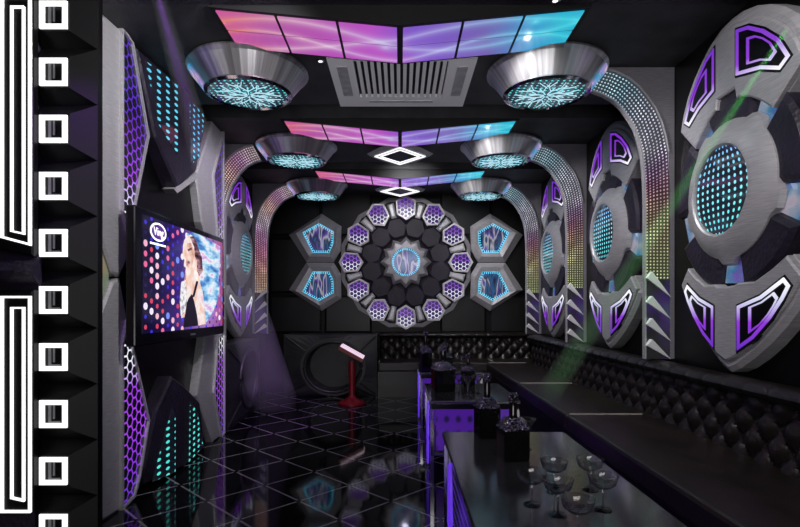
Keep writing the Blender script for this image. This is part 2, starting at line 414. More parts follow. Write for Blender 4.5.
# ---------------------------------------------------------------- ceiling screens
def vz(x): return H-.115*(1-abs(x)/1.19)-.012
def make_screen():
    r = empty('ceiling_screen', (0, 0, 0), '', 'screen', 'ceiling video screens')
    f = MB(); y0, y1 = -.235, .235
    for sgn in (-1, 1):
        pts = [(0, vz(0)), (1.22*sgn, vz(1.22))]
        ring = lambda y: [(0, y, vz(0)-H), (1.22*sgn, y, vz(1.22)-H), (1.22*sgn, y, .0), (0, y, .0)]
        f.loft([ring(y0-.03), ring(y1+.03)])
    f.build('frame', 'black_matt', r)
    for sgn in (-1, 1):
        for i in range(3):
            for j in range(2):
                xa, xb = (.02+.395*i)*sgn, (.02+.395*(i+1)-.02)*sgn; ya, yb = (y0, -.01) if j == 0 else (.01, y1)
                m = MB(); T = lambda x, y, o: (x, y, vz(x)-H-o)
                m.loft([[T(xa, ya, 0), T(xb, ya, 0), T(xb, yb, 0), T(xa, yb, 0)], [T(xa, ya, .008), T(xb, ya, .008), T(xb, yb, .008), T(xa, yb, .008)]])
                m.build('panel', 'screen', r)
    return r
s0 = make_screen(); s0.location = (0, 3.575, H); s0['label'] = 'nearest and largest pink to blue video screen folded across the ceiling'
again(s0, (0, 5.57, H), 'middle pink to blue video screen on the ceiling, above the white diamond light')
again(s0, (0, 7.53, H), 'farthest and smallest pink to blue video screen on the ceiling')

# ---------------------------------------------------------------- chrome cone lamps
def make_lamp(patch_side):
    r = empty('ceiling_lamp', (0, 0, 0), '', 'lamp', 'chrome cone ceiling lamps')
    m = MB(); N = 48; prof = [(.40, 0), (.47, -.012), (.475, -.03), (.45, -.05), (.34, -.19)]
    for a, b in zip(prof, prof[1:]):
        for i in range(N):
            a0, a1 = 2*PI*i/N, 2*PI*(i+1)/N
            q = [(a[0]*math.cos(a0), a[0]*math.sin(a0), a[1]), (a[0]*math.cos(a1), a[0]*math.sin(a1), a[1]), (b[0]*math.cos(a1), b[0]*math.sin(a1), b[1]), (b[0]*math.cos(a0), b[0]*math.sin(a0), b[1])]
            m.quad(*q[::-1], uv=[(i/N, b[1]), ((i+1)/N, b[1]), ((i+1)/N, a[1]), (i/N, a[1])])
    m.build('cone', 'cone', r, True)
    MB().lathe([(.34, -.186), (.345, -.2), (.315, -.212), (.30, -.2)], 48, cap0=False, cap1=False).build('trim_ring', 'chrome', r, True)
    m = MB(); rad = .31
    for i in range(40):
        a0, a1 = 2*PI*i/40, 2*PI*(i+1)/40
        p = [(0, 0), (rad*math.cos(a1), rad*math.sin(a1)), (rad*math.cos(a0), rad*math.sin(a0))]
        m.quad(*[(x, y, -.2) for x, y in p], uv=p)
    m.build('led_disc', 'lamp_dots', r)
    m = MB()                                    # branching snowflake of light tubes
    for i in range(8):
        a = 2*PI*i/8+.2; d = Vector((math.cos(a), math.sin(a), 0)); n = Vector((-d.y, d.x, 0)); z = Vector((0, 0, -.212))
        m.tube([z+d*.02, z+d*.15], .004, 5)
        for sg in (-1, 1):
            m.tube([z+d*.08, z+d*.15+n*.05*sg, z+d*.25+n*.035*sg], .0035, 5)
            m.tube([z+d*.15+n*.05*sg, z+d*.19+n*.09*sg], .003, 5)
    m.build('snowflake_light', 'cyan_snow', r)
    m = MB()
    for i in range(7):
        a0 = (0 if patch_side > 0 else PI)-.5+i/7; a1 = a0+1/7
        P = lambda rr, a, z: (rr*math.cos(a), rr*math.sin(a), z)
        m.quad(P(.458, a0, -.052), P(.458, a1, -.052), P(.35, a1, -.188), P(.35, a0, -.188))
        m.quad(P(.462, a0, -.052), P(.354, a0, -.188), P(.354, a1, -.188), P(.462, a1, -.052))
    m.build('iridescent_patch', 'irid', r)
    return r
lr = make_lamp(1); lr.location = (1.18, 4.2, H); lr['label'] = 'nearest right chrome cone ceiling lamp with glowing snowflake disc'
again(lr, (1.19, 6.15, H), 'middle right chrome cone ceiling lamp with glowing snowflake disc')
again(lr, (1.26, 8.1, H), 'farthest right chrome cone ceiling lamp over the far wall relief')
ll = make_lamp(-1); ll.location = (-1.22, 4.2, H); ll['label'] = 'nearest left chrome cone ceiling lamp with glowing snowflake disc'
again(ll, (-1.22, 6.15, H), 'middle left chrome cone ceiling lamp with glowing snowflake disc')
again(ll, (-1.29, 8.1, H), 'farthest left chrome cone ceiling lamp over the far wall relief')

# ---------------------------------------------------------------- air conditioning grille
r = empty('air_conditioner', (0, 4.43, H), 'pale grey slatted air conditioning grille set in the ceiling behind the nearest screen', 'air conditioner')
m = MB(); X0, X1, Y0, Y1 = -.56, .59, -.48, .46
for b in ((X0, -.36, Y0, Y1), (.375, X1, Y0, Y1), (-.36, .375, .24, Y1), (-.36, .375, Y0, -.44)): m.box(b[0], b[1], b[2], b[3], -.035, -.002)
m.build('frame', 'ac', r)
for xa in (-.50, .45):
    m = MB(); m.box(xa, xa+.085, -.36, .2, -.043, -.035, .003); m.build('side_slot', 'rim', r)
m = MB(); m.box(-.28, .30, .31, .35, -.042, -.035, .003); m.build('front_slot', 'rim', r)
MB().box(-.36, .375, -.44, .24, -.006, -.002).build('backing', 'black_matt', r)
for i in range(14):
    x = -.335+.0515*i; MB().box(x, x+.028, -.44, .24, -.035, -.012).build('slat', 'ac', r)
# diamond lights
def dia(a, b): return [(-a, 0), (-a*.62, b*.55), (0, b), (a*.62, b*.55), (a, 0), (a*.62, -b*.55), (0, -b), (-a*.62, -b*.55)]
def make_diamond():
    r = empty('diamond_ceiling_light', (0, 0, 0), '', 'lamp', 'diamond ceiling lights')
    L = lambda a, b, z: [(x, y, z) for x, y in dia(a, b)]
    MB().loft([L(.36, .40, -.002), L(.40, .44, -.02), L(.36, .39, -.05)]).build('body', 'rim', r)
    for a, b in ((.31, .36), (.24, .27)):
        D = lambda k, z: [(x, y, z) for x, y in [(-a*k, 0), (0, b*k), (a*k, 0), (0, -b*k)]]
        m = MB(); o, i = D(1, -.058), D(.93, -.058)
        m.loft([D(1, -.05), o, i, D(.93, -.05)], True, False, False); m.build('light_line', 'white_led', r)
    MB().loft([[(x, y, -.051) for x, y in ((-.2, 0), (0, .22), (.2, 0), (0, -.22))], [(x, y, -.056) for x, y in ((-.2, 0), (0, .22), (.2, 0), (0, -.22))]]).build('centre_plate', 'black', r)
    return r
d0 = make_diamond(); d0.location = (0, 6.28, H-.05); d0['label'] = 'pale ceiling light with white diamond outlines behind the middle ceiling screen'
again(d0, (0, 8.18, H-.05), 'small diamond outlined ceiling light behind the farthest ceiling screen')
for i, (p, lab) in enumerate((((.97, 3.25), 'tiny round downlight with a white glint right of the nearest ceiling screen'), ((-.75, 4.05), 'tiny round downlight beside the nearest left cone lamp'))):
    r = empty('downlight', (p[0], p[1] if i == 0 else 4.0, H), lab, 'lamp', 'ceiling downlights')
    if i: r.location = (-.62, 4.05, H)
    MB().lathe([(.03, 0), (.032, -.006), (.02, -.008)], 16).build('bezel', 'chrome', r)
    MB().lathe([(.018, -.008), (.012, -.012)], 12).build('bulb', 'white_led', r)

# ---------------------------------------------------------------- LED arches
def make_arch(side, mat):
    """plate of a portal; local x=0 at the wall, x grows into the room for side=-1 mirrored; z from the floor"""
    r = empty('led_arch', (0, 0, 0), '', 'arch', 'LED arches')
    S = side; ZA = .985
    D = 4.16
    cv = lambda px, py: ((px-675)*D/F, EYE+(HY-py)*D/F)         # x negative, towards the room centre
    outer = [(604, 69.5), (616, 72.5), (629, 79), (640, 88), (648, 98), (656, 109), (662, 122), (666, 136), (669, 152), (670, 172), (670.5, 200), (670.5, 240), (670.5, 280)]
    inner = [(593, 90), (604, 94), (614, 99.5), (623, 108), (630, 118), (636, 128), (640.5, 141), (643.5, 153), (645, 168), (646, 184), (646.5, 205), (646.5, 240), (646.5, 280)]
    o = [cv(*p) for p in outer]; i_ = [cv(*p) for p in inner]
    # spandrel: between the outer curve and the corner, plus narrow margins down to the sofa
    zt = H-.002
    m = MB()
    for k in range(len(o)-1):
        a, b = o[k], o[k+1]
        q = [(a[0], a[1]), (b[0], b[1])]
        if k < 8: top = [(a[0], zt), (b[0], zt)]
        else: break
        pl = [(a[0], a[1]), (b[0], b[1]), (b[0], zt), (a[0], zt)]
        plate(m, [(x*S, z) for x, z in pl], .035, 0)
    xm = o[8][0]
    plate(m, [(xm*S, zt), (0, zt), (0, ZA), (.0*S-.036*S, ZA), (-.036*S, 1.6), (o[10][0]*S, o[10][1]), (o[9][0]*S, o[9][1]), (xm*S, o[8][1])], .035, 0)
    m.build('spandrel', 'metal_arch', r)
    m = MB()
    R1 = [(x*S, z) for x, z in i_]; R0 = [(x*S, z) for x, z in inset_curve(i_, .013)]
    for k in range(len(R1)-1):
        plate(m, [R0[k], R0[k+1], R1[k+1], R1[k]], .035, -.008)
    plate(m, [(-.228*S, 1.62), (-.228*S, ZA), (-.241*S, ZA), (-.241*S, 1.62)], .035, -.008)
    m.build('inner_rim', 'metal', r)
    m = MB()
    for k in range(8):
        a, b = o[k], o[k+1]
        plate(m, [(a[0]*S, a[1]), (b[0]*S, b[1]), (b[0]*S, b[1]+.014), (a[0]*S, a[1]+.014)], 0, -.012)
    m.build('outer_rim', 'rim', r)
    m = MB(); L = 0
    tot = sum((Vector(o[k+1])-Vector(o[k])).length for k in range(len(o)-1))
    for k in range(len(o)-1):
        dl = ((Vector(o[k+1])+Vector(i_[k+1]))-(Vector(o[k])+Vector(i_[k]))).length/2
        a, b = 2.75-L, 2.75-L-dl; L += dl
        w0 = (Vector(o[k])-Vector(i_[k])).length; w1 = (Vector(o[k+1])-Vector(i_[k+1])).length
        pts = [(i_[k], (0, a)), (o[k], (.203, a)), (o[k+1], (.203, b)), (i_[k+1], (0, b))]
        if S < 0: pts = pts[::-1]
        m.quad(*[(p[0]*S, .01, p[1]) for p, u in pts][::-1], uv=[u for p, u in pts][::-1])
    m.build('led_strip', mat, r)
    m = MB()                                                     # solid tray behind the strip
    for k in range(len(o)-1): plate(m, [(p[0]*S, p[1]) for p in (i_[k], o[k], o[k+1], i_[k+1])], .034, .018)
    plate(m, [(-.228*S, ZA), (-.036*S, ZA), (-.036*S, 1.62), (-.228*S, 1.62)], .034, .018)
    m.build('strip_tray', 'black_matt', r)
    # four mirror spikes on a dark chrome base
    MB().box(min(-.228*S, -.036*S), max(-.228*S, -.036*S), 0, .03, ZA, 1.62).build('mirror_base', 'mirror_dark', r)
    for (yt, yb) in ((272, 297), (296, 319), (318, 341), (339, 363)):
        z1 = EYE+(HY-yt)*D/F; z0 = max(ZA, EYE+(HY-yb)*D/F); m = MB()
        A, B, C = (-.20*S, z1), (-.236*S, z1-.05), (-.034*S, z0)
        m.loft([[(A[0], .0, A[1]), (B[0], .0, B[1]), (C[0], .0, C[1])], [(A[0], -.05, A[1]), (B[0], -.035, B[1]), (C[0], -.012, C[1])]])
        m.build('mirror_spike', 'spike', r)
    return r
def inset_curve(c, d):
    out = []
    for i, p in enumerate(c):
        a = Vector(c[max(0, i-1)]); b = Vector(c[min(len(c)-1, i+1)]); t_ = (b-a).normalized(); n = Vector((t_.y, -t_.x))
        out.append((p[0]+n.x*d, p[1]+n.y*d))
    return out
M['spike'] = simple('spike_painted_glint', (.93, .93, .95), .35, 0)  # white base stands in for the bright reflection of polished spikes
ar = make_arch(1, 'strip'); ar.location = (XR-.004, 4.16, 0); ar['label'] = 'nearest right arch column with dotted LED strip curving up to the ceiling lamp'
again(ar, (XR-.004, 6.12, 0), 'middle right LED arch column between two wall medallions')
again(ar, (XR-.004, 8.08, 0), 'farthest right LED arch column beside the far wall')
al = make_arch(-1, 'strip_pink'); al.location = (XL+.004, 6.12, 0); al['label'] = 'left LED arch behind the television, glowing pink and orange'
again(al, (XL+.004, 8.08, 0), 'farthest left LED arch column, pink and orange, beside the far wall')

# ---------------------------------------------------------------- wall medallions
def warp(x, z): return .0 if abs(x) < .085 else (abs(x)-.085)*.07
def shrink(pl, sg):
    # pull only the outer edge of a plate inwards, keeping its inner arc
    out = []
    for x, z in pl:
        k = .94 if abs(z) > .6 or math.hypot(x, z) > .8 else 1.0
        out.append((x*k, z*k if k < 1 else z+.006*sg))
    return out
def make_medallion():
    r = empty('wall_medallion', (0, 0, 0), '', 'wall ornament', 'round wall medallions')
    up_o = [(0, 1.08), (.11, 1.07), (.22, 1.04), (.32, .99), (.42, .92), (.51, .83), (.58, .72), (.63, .60), (.38, .37), (.30, .44), (.21, .50), (.13, .535), (.10, .535), (.085, .60), (0, .60)]
    up = up_o+[(-x, z) for x, z in up_o[::-1] if x > 0]
    lo_o = [(0, -1.145), (.09, -1.11), (.2, -1.04), (.32, -.95), (.43, -.85), (.53, -.74), (.62, -.61), (.48, -.45), (.37, -.52), (.25, -.58), (.12, -.625), (.085, -.64), (0, -.60)]
    lo = lo_o+[(-x, z) for x, z in lo_o[::-1] if x > 0]
    cu = (-.085, .085)
    for nm, pl, sg in (('upper_plate', up, 1), ('lower_plate', lo, -1)):
        m = MB(); plate(m, pl, .07, -.048, .03, cu, warp); up_ = m.build(nm, 'metal', r)
        m = MB(); plate(m, shrink(pl, sg), .0, -.07, .012, cu, warp); m.build('raised_face', 'metal', up_)
    wu = [(.10, .97), (.22, .935), (.34, .85), (.45, .74), (.53, .60), (.445, .545), (.3, .615), (.10, .665)]
    wl = [(.11, -1.02), (.26, -.93), (.39, -.81), (.48, -.70), (.53, -.62), (.475, -.56), (.3, -.66), (.11, -.72)]
    for w_, mt in ((wu, 'neon_up'), (wl, 'neon_low')):
        for sg in (-1, 1):
            pl = [(x*sg, z) for x, z in w_]
            m = MB(); plate(m, pl, -.05, -.074, 0, (), warp); bk = m.build('window_panel', 'black', r)
            m = MB(); ringplate(m, inset(pl, .012), inset(pl, .032), -.065, -.079, (), warp); m.build('neon_outline', mt, bk)
            cc = (sum(p[0] for p in pl)/len(pl), sum(p[1] for p in pl)/len(pl)); i2 = [(cc[0]+(x-cc[0])*.52, cc[1]+(z-cc[1])*.52) for x, z in pl]; m = MB(); ringplate(m, i2, [(cc[0]+(x-cc[0])*.84, cc[1]+(z-cc[1])*.84) for x, z in i2], -.065, -.079, (), warp); m.build('neon_inner_outline', mt, bk)
    # ring of five dark leather segments, mirrors in the gaps
    for k in range(5):
        a0 = math.radians(-90+72*k+11); a1 = math.radians(-90+72*(k+1)-11)
        n = 7; ang = [a0+(a1-a0)*i/n for i in range(n+1)]
        pl = [(.63*math.cos(a), .63*math.sin(a)) for a in ang]+[(.38*math.cos(a), .38*math.sin(a)) for a in ang[::-1]]
        m = MB(); plate(m, pl, .08, -.045, .03); m.build('leather_segment', 'purple_leather', r)
        am = math.radians(-90+72*k); d = Vector((math.cos(am), math.sin(am))); q = Vector((-d.y, d.x))
        pl = [tuple(d*.58+q*.10), tuple(d*.58-q*.10), tuple(d*.4-q*.07), tuple(d*.4+q*.07)]
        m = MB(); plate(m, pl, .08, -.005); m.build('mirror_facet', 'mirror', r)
    # dished grey ring round the lens, with its five tabs
    m = MB(); n = 60
    def ring(rr, y, tab=0):
        out = []
        for i in range(n):
            a = 2*PI*i/n; dg = (math.degrees(a)+90) % 72; dg = min(dg, 72-dg)
            k_ = rr+(tab if dg < 7 else 0); out.append((k_*math.cos(a), y, k_*math.sin(a)))
        return out
    m.loft([ring(.40, .08), ring(.44, -.02, .035), ring(.435, -.055, .03), ring(.39, -.085), ring(.33, -.115), ring(.288, -.12), ring(.276, -.11), ring(.274, -.08)], True, True, False)
    m.build('lens_ring', 'metal', r, True)
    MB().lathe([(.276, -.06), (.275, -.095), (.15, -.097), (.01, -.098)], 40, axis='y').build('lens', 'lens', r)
    return r
md = make_medallion(); ZM = EYE+.735
md.location = (2.12, 3.28, ZM); md.rotation_euler = (0, 0, -PI/2); md['label'] = 'nearest and largest round grey medallion on the right wall'
again(md, (2.12, 5.17, ZM), 'middle round grey medallion on the right wall, between the two nearest LED arches')
again(md, (2.12, 7.1, ZM), 'farthest round grey medallion on the right wall')
again(md, (-2.22, 7.14, ZM), 'round grey medallion on the left wall beyond the television', PI/2)

# ---------------------------------------------------------------- left wall ornaments  (local x = depth, facing +X)
def left_root(name, X, label, cat, group=None): return empty(name, (X, 0, 0), label, cat, group, PI/2)
def lp(pts, X):
    return [(onX(px, py, X)[1], max(0.0, min(H-.003, onX(px, py, X)[2]))) for px, py in pts]
XA = -1.93
def foldA(x0, dx):      # folded away from the crease at x0
    return lambda x, z: abs(x-x0)*dx
# near ornament, upper and lower wings
def wing(label, outline, comb, mat, crease, holo=None, X=XA):
    r = left_root('honeycomb_wing', X, label, 'wall ornament', 'folded grey wings with honeycomb lights')
    W_ = lambda x, z: abs(x-crease)*.04
    m = MB(); plate(m, lp(outline, X), .085, 0, .018, (crease,), W_); m.build('metal_plate', 'metal', r)
    c = lp(comb, X)
    m = MB(); plate(m, c, .02, -.006, 0, (), W_); m.build('honeycomb_light', mat, r)
    m = MB(); ringplate(m, c, inset(c, -.018), .01, -.022, (), W_); m.build('comb_rim', 'rim', r)
    if holo:
        m = MB(); plate(m, lp(holo, X), .08, .03); m.build('holographic_panel', 'holo', r)
    return r
ca = F*XA/(121-CX)
wing('grey folded wing with purple honeycomb on the left wall, above left of the television', [(84, -9), (94.5, 1), (113, 9), (131, 33), (151.5, 136), (127, 262), (120.5, 277), (113, 273), (94.5, 213), (84, 186)],
     [(121, 28), (131, 44), (148, 135), (127.5, 232), (121, 210)], 'honey_up', ca, [(86, 190), (94, 211), (113.5, 274), (113, 281), (94, 335), (86, 355)])
wing('grey folded wing with purple honeycomb on the left wall, standing below left of the television', [(120.5, 278), (127, 312), (151.5, 419), (141, 480), (135, 500), (84, 545), (84, 362), (94.5, 334), (113, 282)],
     [(125.5, 326), (148.5, 421), (139, 475), (133, 495), (121, 507), (121, 345)], 'honey_low', ca)
cb_ = F*XA/(212-CX)
wing('grey folded wing with purple honeycomb above the far edge of the television', [(213, 120), (226, 131), (226, 262), (214, 262), (203, 222), (197.5, 175)],
     [(223.5, 134), (223.5, 258), (217.5, 236), (212.5, 176)], 'honey_up', cb_)
wing('grey folded wing with purple honeycomb below the far edge of the television', [(207.5, 325), (226, 318), (226, 440), (213.6, 451), (198, 396)],
     [(218, 338), (224.5, 334), (224.5, 432), (221.5, 441), (213, 392)], 'honey_low', cb_)
# dark wedges with cyan LED rows
def wedge(label, outline, wins, crease_px, trim=None, X=-1.88):
    r = left_root('led_wedge', X, label, 'wall ornament', 'dark faceted wedges with cyan LED rows')
    cr = F*X/(crease_px-CX); W_ = lambda x, z: abs(x-cr)*.08
    m = MB(); plate(m, lp(outline, X), .13, 0, .02, (cr,), W_); m.build('leather_wedge', 'purple_leather', r)
    for w_ in wins:
        m = MB(); plate(m, lp(w_, X), .0, -.004, 0, (), W_); m.build('led_window', 'wedge_dots', r)
    if trim:
        m = MB(); plate(m, lp(trim, X), .12, .02); m.build('edge_trim', 'metal', r)
    return r
wedge('dark leather wedge with two cyan dotted windows above the television, below the ceiling', [(144, 47), (208, 108), (212, 119), (199, 172), (178.5, 187), (160, 137)],
      [[(151.5, 61), (178.5, 83), (178.5, 155.5), (163, 125)], [(191, 101), (209.5, 115), (202, 158), (192, 165)]], 184, [(176, 189), (199, 173), (200, 178), (180, 193)])
wedge('dark leather wedge with cyan dotted windows below the television, standing on the floor', [(174, 376), (203.8, 402), (210, 448), (190, 466), (152, 484), (150, 470), (160, 412)],
      [[(174, 408), (176.5, 416), (176.5, 472), (157, 482)], [(191.5, 401), (200, 412), (207.5, 446), (190, 462)]], 184)

# television
XT = -1.79
r = left_root('television', XT, 'large black flat television on the left wall showing a woman and bokeh dots', 'television')
x0, x1, z0, z1 = F*XT/(135.5-CX), F*XT/(224-CX), 1.4-.272, 1.4+.695
m = MB(); m.box(x0, x1, 0, .07, z0, z1, .012); m.build('case', 'tv_case', r)
MB().box(4.2, 4.55, .07, .225, 1.45, 1.75).build('wall_bracket', 'black', r)
t = NT('television_picture'); s = t.sep(t.obj())
LX, LZ = x0+.20, z0+.12
def ell(cx, cz, rx, rz): 
    a = t.math('DIVIDE', t.math('SUBTRACT', s[0], cx), rx); b = t.math('DIVIDE', t.math('SUBTRACT', s[2], cz), rz)
    return t.math('LESS_THAN', t.math('ADD', t.math('MULTIPLY', a, a), t.math('MULTIPLY', b, b)), 1)
bgc = t.ramp(t.math('DIVIDE', t.math('SUBTRACT', s[0], x0), 1.8), [(0, (.002, .001, .012)), (.2, (.006, .002, .05)), (.4, (.04, .01, .2)), (.7, (.4, .2, .6)), (1, (.3, .03, .2))])
fx = t.math('DIVIDE', s[0], .088); col_i = t.math('FLOOR', fx)
zz = t.math('ADD', t.math('DIVIDE', s[2], .074), t.math('MULTIPLY', t.math('FLOORED_MODULO', col_i, 2.0), .5)); row_i = t.math('FLOOR', zz)
ax = t.math('SUBTRACT', t.math('FRACT', fx), .5); az = t.math('SUBTRACT', t.math('FRACT', zz), .5)
dd = t.math('SQRT', t.math('ADD', t.math('MULTIPLY', ax, ax), t.math('MULTIPLY', az, az)))
wn = t.n('ShaderNodeTexWhiteNoise', noise_dimensions='2D'); cmb = t.n('ShaderNodeCombineXYZ'); t.l(col_i, cmb.inputs[0]); t.l(row_i, cmb.inputs[1]); t.l(cmb.outputs[0], wn.inputs['Vector'])
msk = t.math('LESS_THAN', dd, t.math('ADD', .16, t.math('MULTIPLY', wn.outputs['Value'], .2)))
dc = t.ramp(wn.outputs['Value'], [(0, (.02, .01, .12)), (.15, (.05, .03, .7)), (.35, (.7, .06, .12)), (.55, (.85, .15, .35)), (.7, (.95, .5, .65)), (.85, (.95, .85, 1)), (.95, (.2, .3, .95))], 'CONSTANT')
t.base((.01, .01, .01), .1); t.emit(t.mix(msk, bgc, dc), .95)
M['tv'] = t.m
MB().box(x0+.09, x1-.055, -.003, .001, z0+.085, z1-.05).build('screen', 'tv', r)
def tvpoly(pts, mat, name, lift):
    m = MB(); plate(m, [(onX(px, py, XT)[1], onX(px, py, XT)[2]) for px, py in pts], -.003, -.003-lift); return m.build(name, mat, scr)
scr = [c for c in KIDS(r) if c.name.startswith('screen')][0]
t = NT('picture_hair'); mp = t.n('ShaderNodeMapping'); mp.inputs['Scale'].default_value = (1.6, 1, 5); mp.inputs['Rotation'].default_value = (0, .5, 0); t.l(t.obj(), mp.inputs[0])
nz = t.noise(2.2, 4, mp.outputs[0]); t.base((0, 0, 0), .2)
t.emit(t.ramp(nz, [(.28, (.02, .03, .2)), (.4, (.08, .3, .7)), (.5, (.45, .75, .95)), (.56, (.95, .95, 1)), (.66, (.65, .3, .75)), (.78, (.6, .03, .2))]), .95); M['hair'] = t.m
def em(n, c, e=.9): return simple(n, (0, 0, 0), .3, emit=c, es=e)
def pic(n, stops, sc_=(2, 1, 5), rot=.4, scale=2.5):
    t = NT(n); mp = t.n('ShaderNodeMapping'); mp.inputs['Scale'].default_value = sc_; mp.inputs['Rotation'].default_value = (0, rot, 0); t.l(t.obj(), mp.inputs[0])
    t.base((0, 0, 0), .2); t.emit(t.ramp(t.noise(scale, 3, mp.outputs[0]), stops), .95); return t.m
M['skin_lit'] = pic('picture_skin_light', [(.3, (.85, .42, .30)), (.45, (.95, .66, .55)), (.55, (1, .9, .86)), (.7, (.9, .6, .7))], (3, 1, 3))
M['skin_img'] = pic('picture_skin', [(.3, (.5, .18, .14)), (.5, (.85, .5, .38)), (.65, (1, .82, .74))], (4, 1, 4))
M['dark_img'] = em('picture_dark', (.008, .004, .015)); M['brown_img'] = pic('picture_shadow_hair', [(.35, (.03, .008, .02)), (.5, (.16, .05, .07)), (.62, (.6, .35, .4))], (2, 1, 9))
M['white_img'] = pic('picture_white_lace', [(.35, (.3, .25, .35)), (.5, (.9, .88, .9)), (.7, (1, 1, 1))], (9, 1, 9))
H_ = 'picture_hair'
tvpoly([(186, 233.5), (192, 232.5), (200, 235), (209, 240.5), (219.5, 246.5), (219.7, 262), (218, 280), (219, 292), (215, 306), (210, 316), (206, 322), (201, 310), (199, 292), (200, 280), (196, 262), (193, 248)], 'hair', H_, .002)
tvpoly([(184, 240), (186.5, 236), (190, 234.5), (193, 237), (195.5, 245), (197, 254), (197, 262), (194.5, 268), (193.5, 274), (196, 279), (199.5, 283), (202, 292), (203.5, 304), (204.5, 316), (205, 324), (198, 325.5), (196, 314), (193, 302), (189, 297), (186, 302), (184.5, 314), (181, 318), (180.5, 306), (182, 294), (185.5, 283), (187.5, 275), (186.5, 269), (183.5, 266), (184, 260), (181.8, 256), (183.2, 250), (182.5, 246)], 'skin_lit', 'picture_figure', .003)
tvpoly([(184.5, 247), (187, 243), (190.5, 243), (192.5, 249), (193.5, 258), (191.5, 265), (188, 268), (185.5, 266), (186, 259), (184, 255.5)], 'skin_img', 'picture_face', .004)
tvpoly([(189, 237), (192.5, 236), (195.5, 241), (198, 250), (201, 257), (199.5, 264), (202, 271), (198.5, 276), (196, 270), (197, 262), (194, 256), (193.5, 247)], 'brown_img', 'picture_dark_hair', .005)
tvpoly([(188, 298), (191, 294), (193.5, 302), (196, 314), (197.5, 325.5), (183, 327.5), (184.5, 314), (186, 303)], 'dark_img', 'picture_dress', .005)
tvpoly([(195.5, 281), (197.5, 281.5), (193.5, 297), (191.5, 297)], 'dark_img', 'picture_strap', .005)
tvpoly([(181, 282), (185, 280), (186, 300), (184, 312), (180.5, 316), (179.5, 300)], 'white_img', 'picture_lace', .0055)
tvpoly([(185, 262.5), (188, 261), (189, 263), (186, 265)], 'brown_img', 'picture_mouth', .006)
tvpoly([(186.5, 249.5), (190.5, 247.5), (191, 249.5), (187.5, 251.5)], 'brown_img', 'picture_eye', .006)
# logo in its oval
cxl, czl = onX(157.8, 232.3, XT)[1:]
m = MB(); ringplate(m, circ(.125, 28, (cxl, czl), .068), circ(.110, 28, (cxl, czl), .055), -.003, -.007); m.build('logo_ring', 'white_led', scr)
m = MB(); plate(m, circ(.110, 28, (cxl, czl), .055), -.003, -.0045); m.build('logo_oval', em('logo_violet', (.12, .03, .3)), scr)
def text(s_, size, loc, mat, parent, name, sx=1):
    c = bpy.data.curves.new(name, 'FONT'); c.body = s_; c.size = size; c.extrude = .001; c.align_x = 'CENTER'; c.align_y = 'CENTER'
    o = bpy.data.objects.new(name, c); COL.objects.link(o)
    dg = bpy.context.evaluated_depsgraph_get(); me = bpy.data.meshes.new_from_object(o.evaluated_get(dg))
    bpy.data.objects.remove(o)
    for v in me.vertices: v.co = Vector((loc[0]+v.co.x*sx, loc[1]-v.co.z, loc[2]+v.co.y))
    me.materials.clear(); me.materials.append(M[mat]); o = bpy.data.objects.new(name, me); COL.objects.link(o); o.parent = parent; return o
text('Ving', .085, (cxl, -.007, czl), 'white_led', scr, 'logo_lettering', 1.05)
m = MB()
for i in range(9): m.box(cxl-.125+i*.028, cxl-.105+i*.028, -.006, -.003, czl-.098, czl-.084)
m.build('logo_small_letters', 'white_led', scr)
m = MB(); xx = (x0+x1)/2+.1; m.box(xx-.06, xx+.04, -.004, 0, z0+.03, z0+.045); m.build('maker_badge', 'metal_dark', r)

# ---------------------------------------------------------------- foyer partition with square lights (faces the camera)
DP = 2.9
m = MB(); m.box(-4.05, -1.75, DP+.06, DP+.16, 0, H); m.build('trim_7', 'black', kind='structure')
x0, x1 = onY(36.5, 0, DP)[0], onY(93.5, 0, DP)[0]
names = ['cut off by the top of the picture', 'second from the top', 'third from the top', 'fourth from the top', 'fifth from the top', 'sixth from the top', 'seventh from the top', 'eighth from the top', 'second from the bottom of the picture', 'cut off by the bottom of the picture']
def make_square():
    r = empty('square_light', (0, 0, 0), '', 'wall light', 'column of square lights')
    s_ = (DP-.0)/F; hx = 28.5*s_; hz = 28.2*s_; ox = 8.5*s_; q = 15.5*s_
    m = MB()
    R = lambda xa, xb, za, zb, y: [(xa, y, za), (xb, y, za), (xb, y, zb), (xa, y, zb)]
    m.loft([R(-hx, hx, -hz, hz, .055), R(-hx, hx, -hz, hz, .04), R(-ox-q, -ox+q, -q, q, -.02), R(-ox-.07, -ox+.07, -.07, .07, -.02)], True, True, False)
    m.build('pyramid_block', 'black_panel', r)
    m = MB(); sq = lambda k: [(-ox-k, -k), (-ox+k, -k), (-ox+k, k), (-ox-k, k)]
    ringplate(m, sq(13.6*s_), sq(9.2*s_), -.018, -.032); m.build('light_frame', 'white_led', r)
    m = MB(); plate(m, sq(.07), .0, -.012); mm = m.build('dark_glass', 'black', r)
    m = MB(); m.box(-ox-.035, -ox-.02, -.016, -.011, -.055, .05); m.box(-ox-.035, -ox+.03, -.016, -.011, -.055, -.042); m.box(-ox-.01, -ox-.0, -.016, -.011, -.03, .05); m.build('painted_reflections', 'ghost', r)
    return r
M['ghost'] = simple('faint_reflection_grey', (.1, .1, .1), .4, emit=(.05, .05, .055), es=1)  # faint reflections of the light frames, made as dim glowing strips
q0 = make_square()
for i in range(10):
    z = EYE+(HY-(15.5+56.9*i))*(DP-.02)/F
    if z < .05: break
    loc = ((x0+x1)/2, DP, z); lab = 'white square light on a black block, %s' % names[i]
    if i == 0: q0.location = loc; q0['label'] = lab
    else: again(q0, loc, lab)
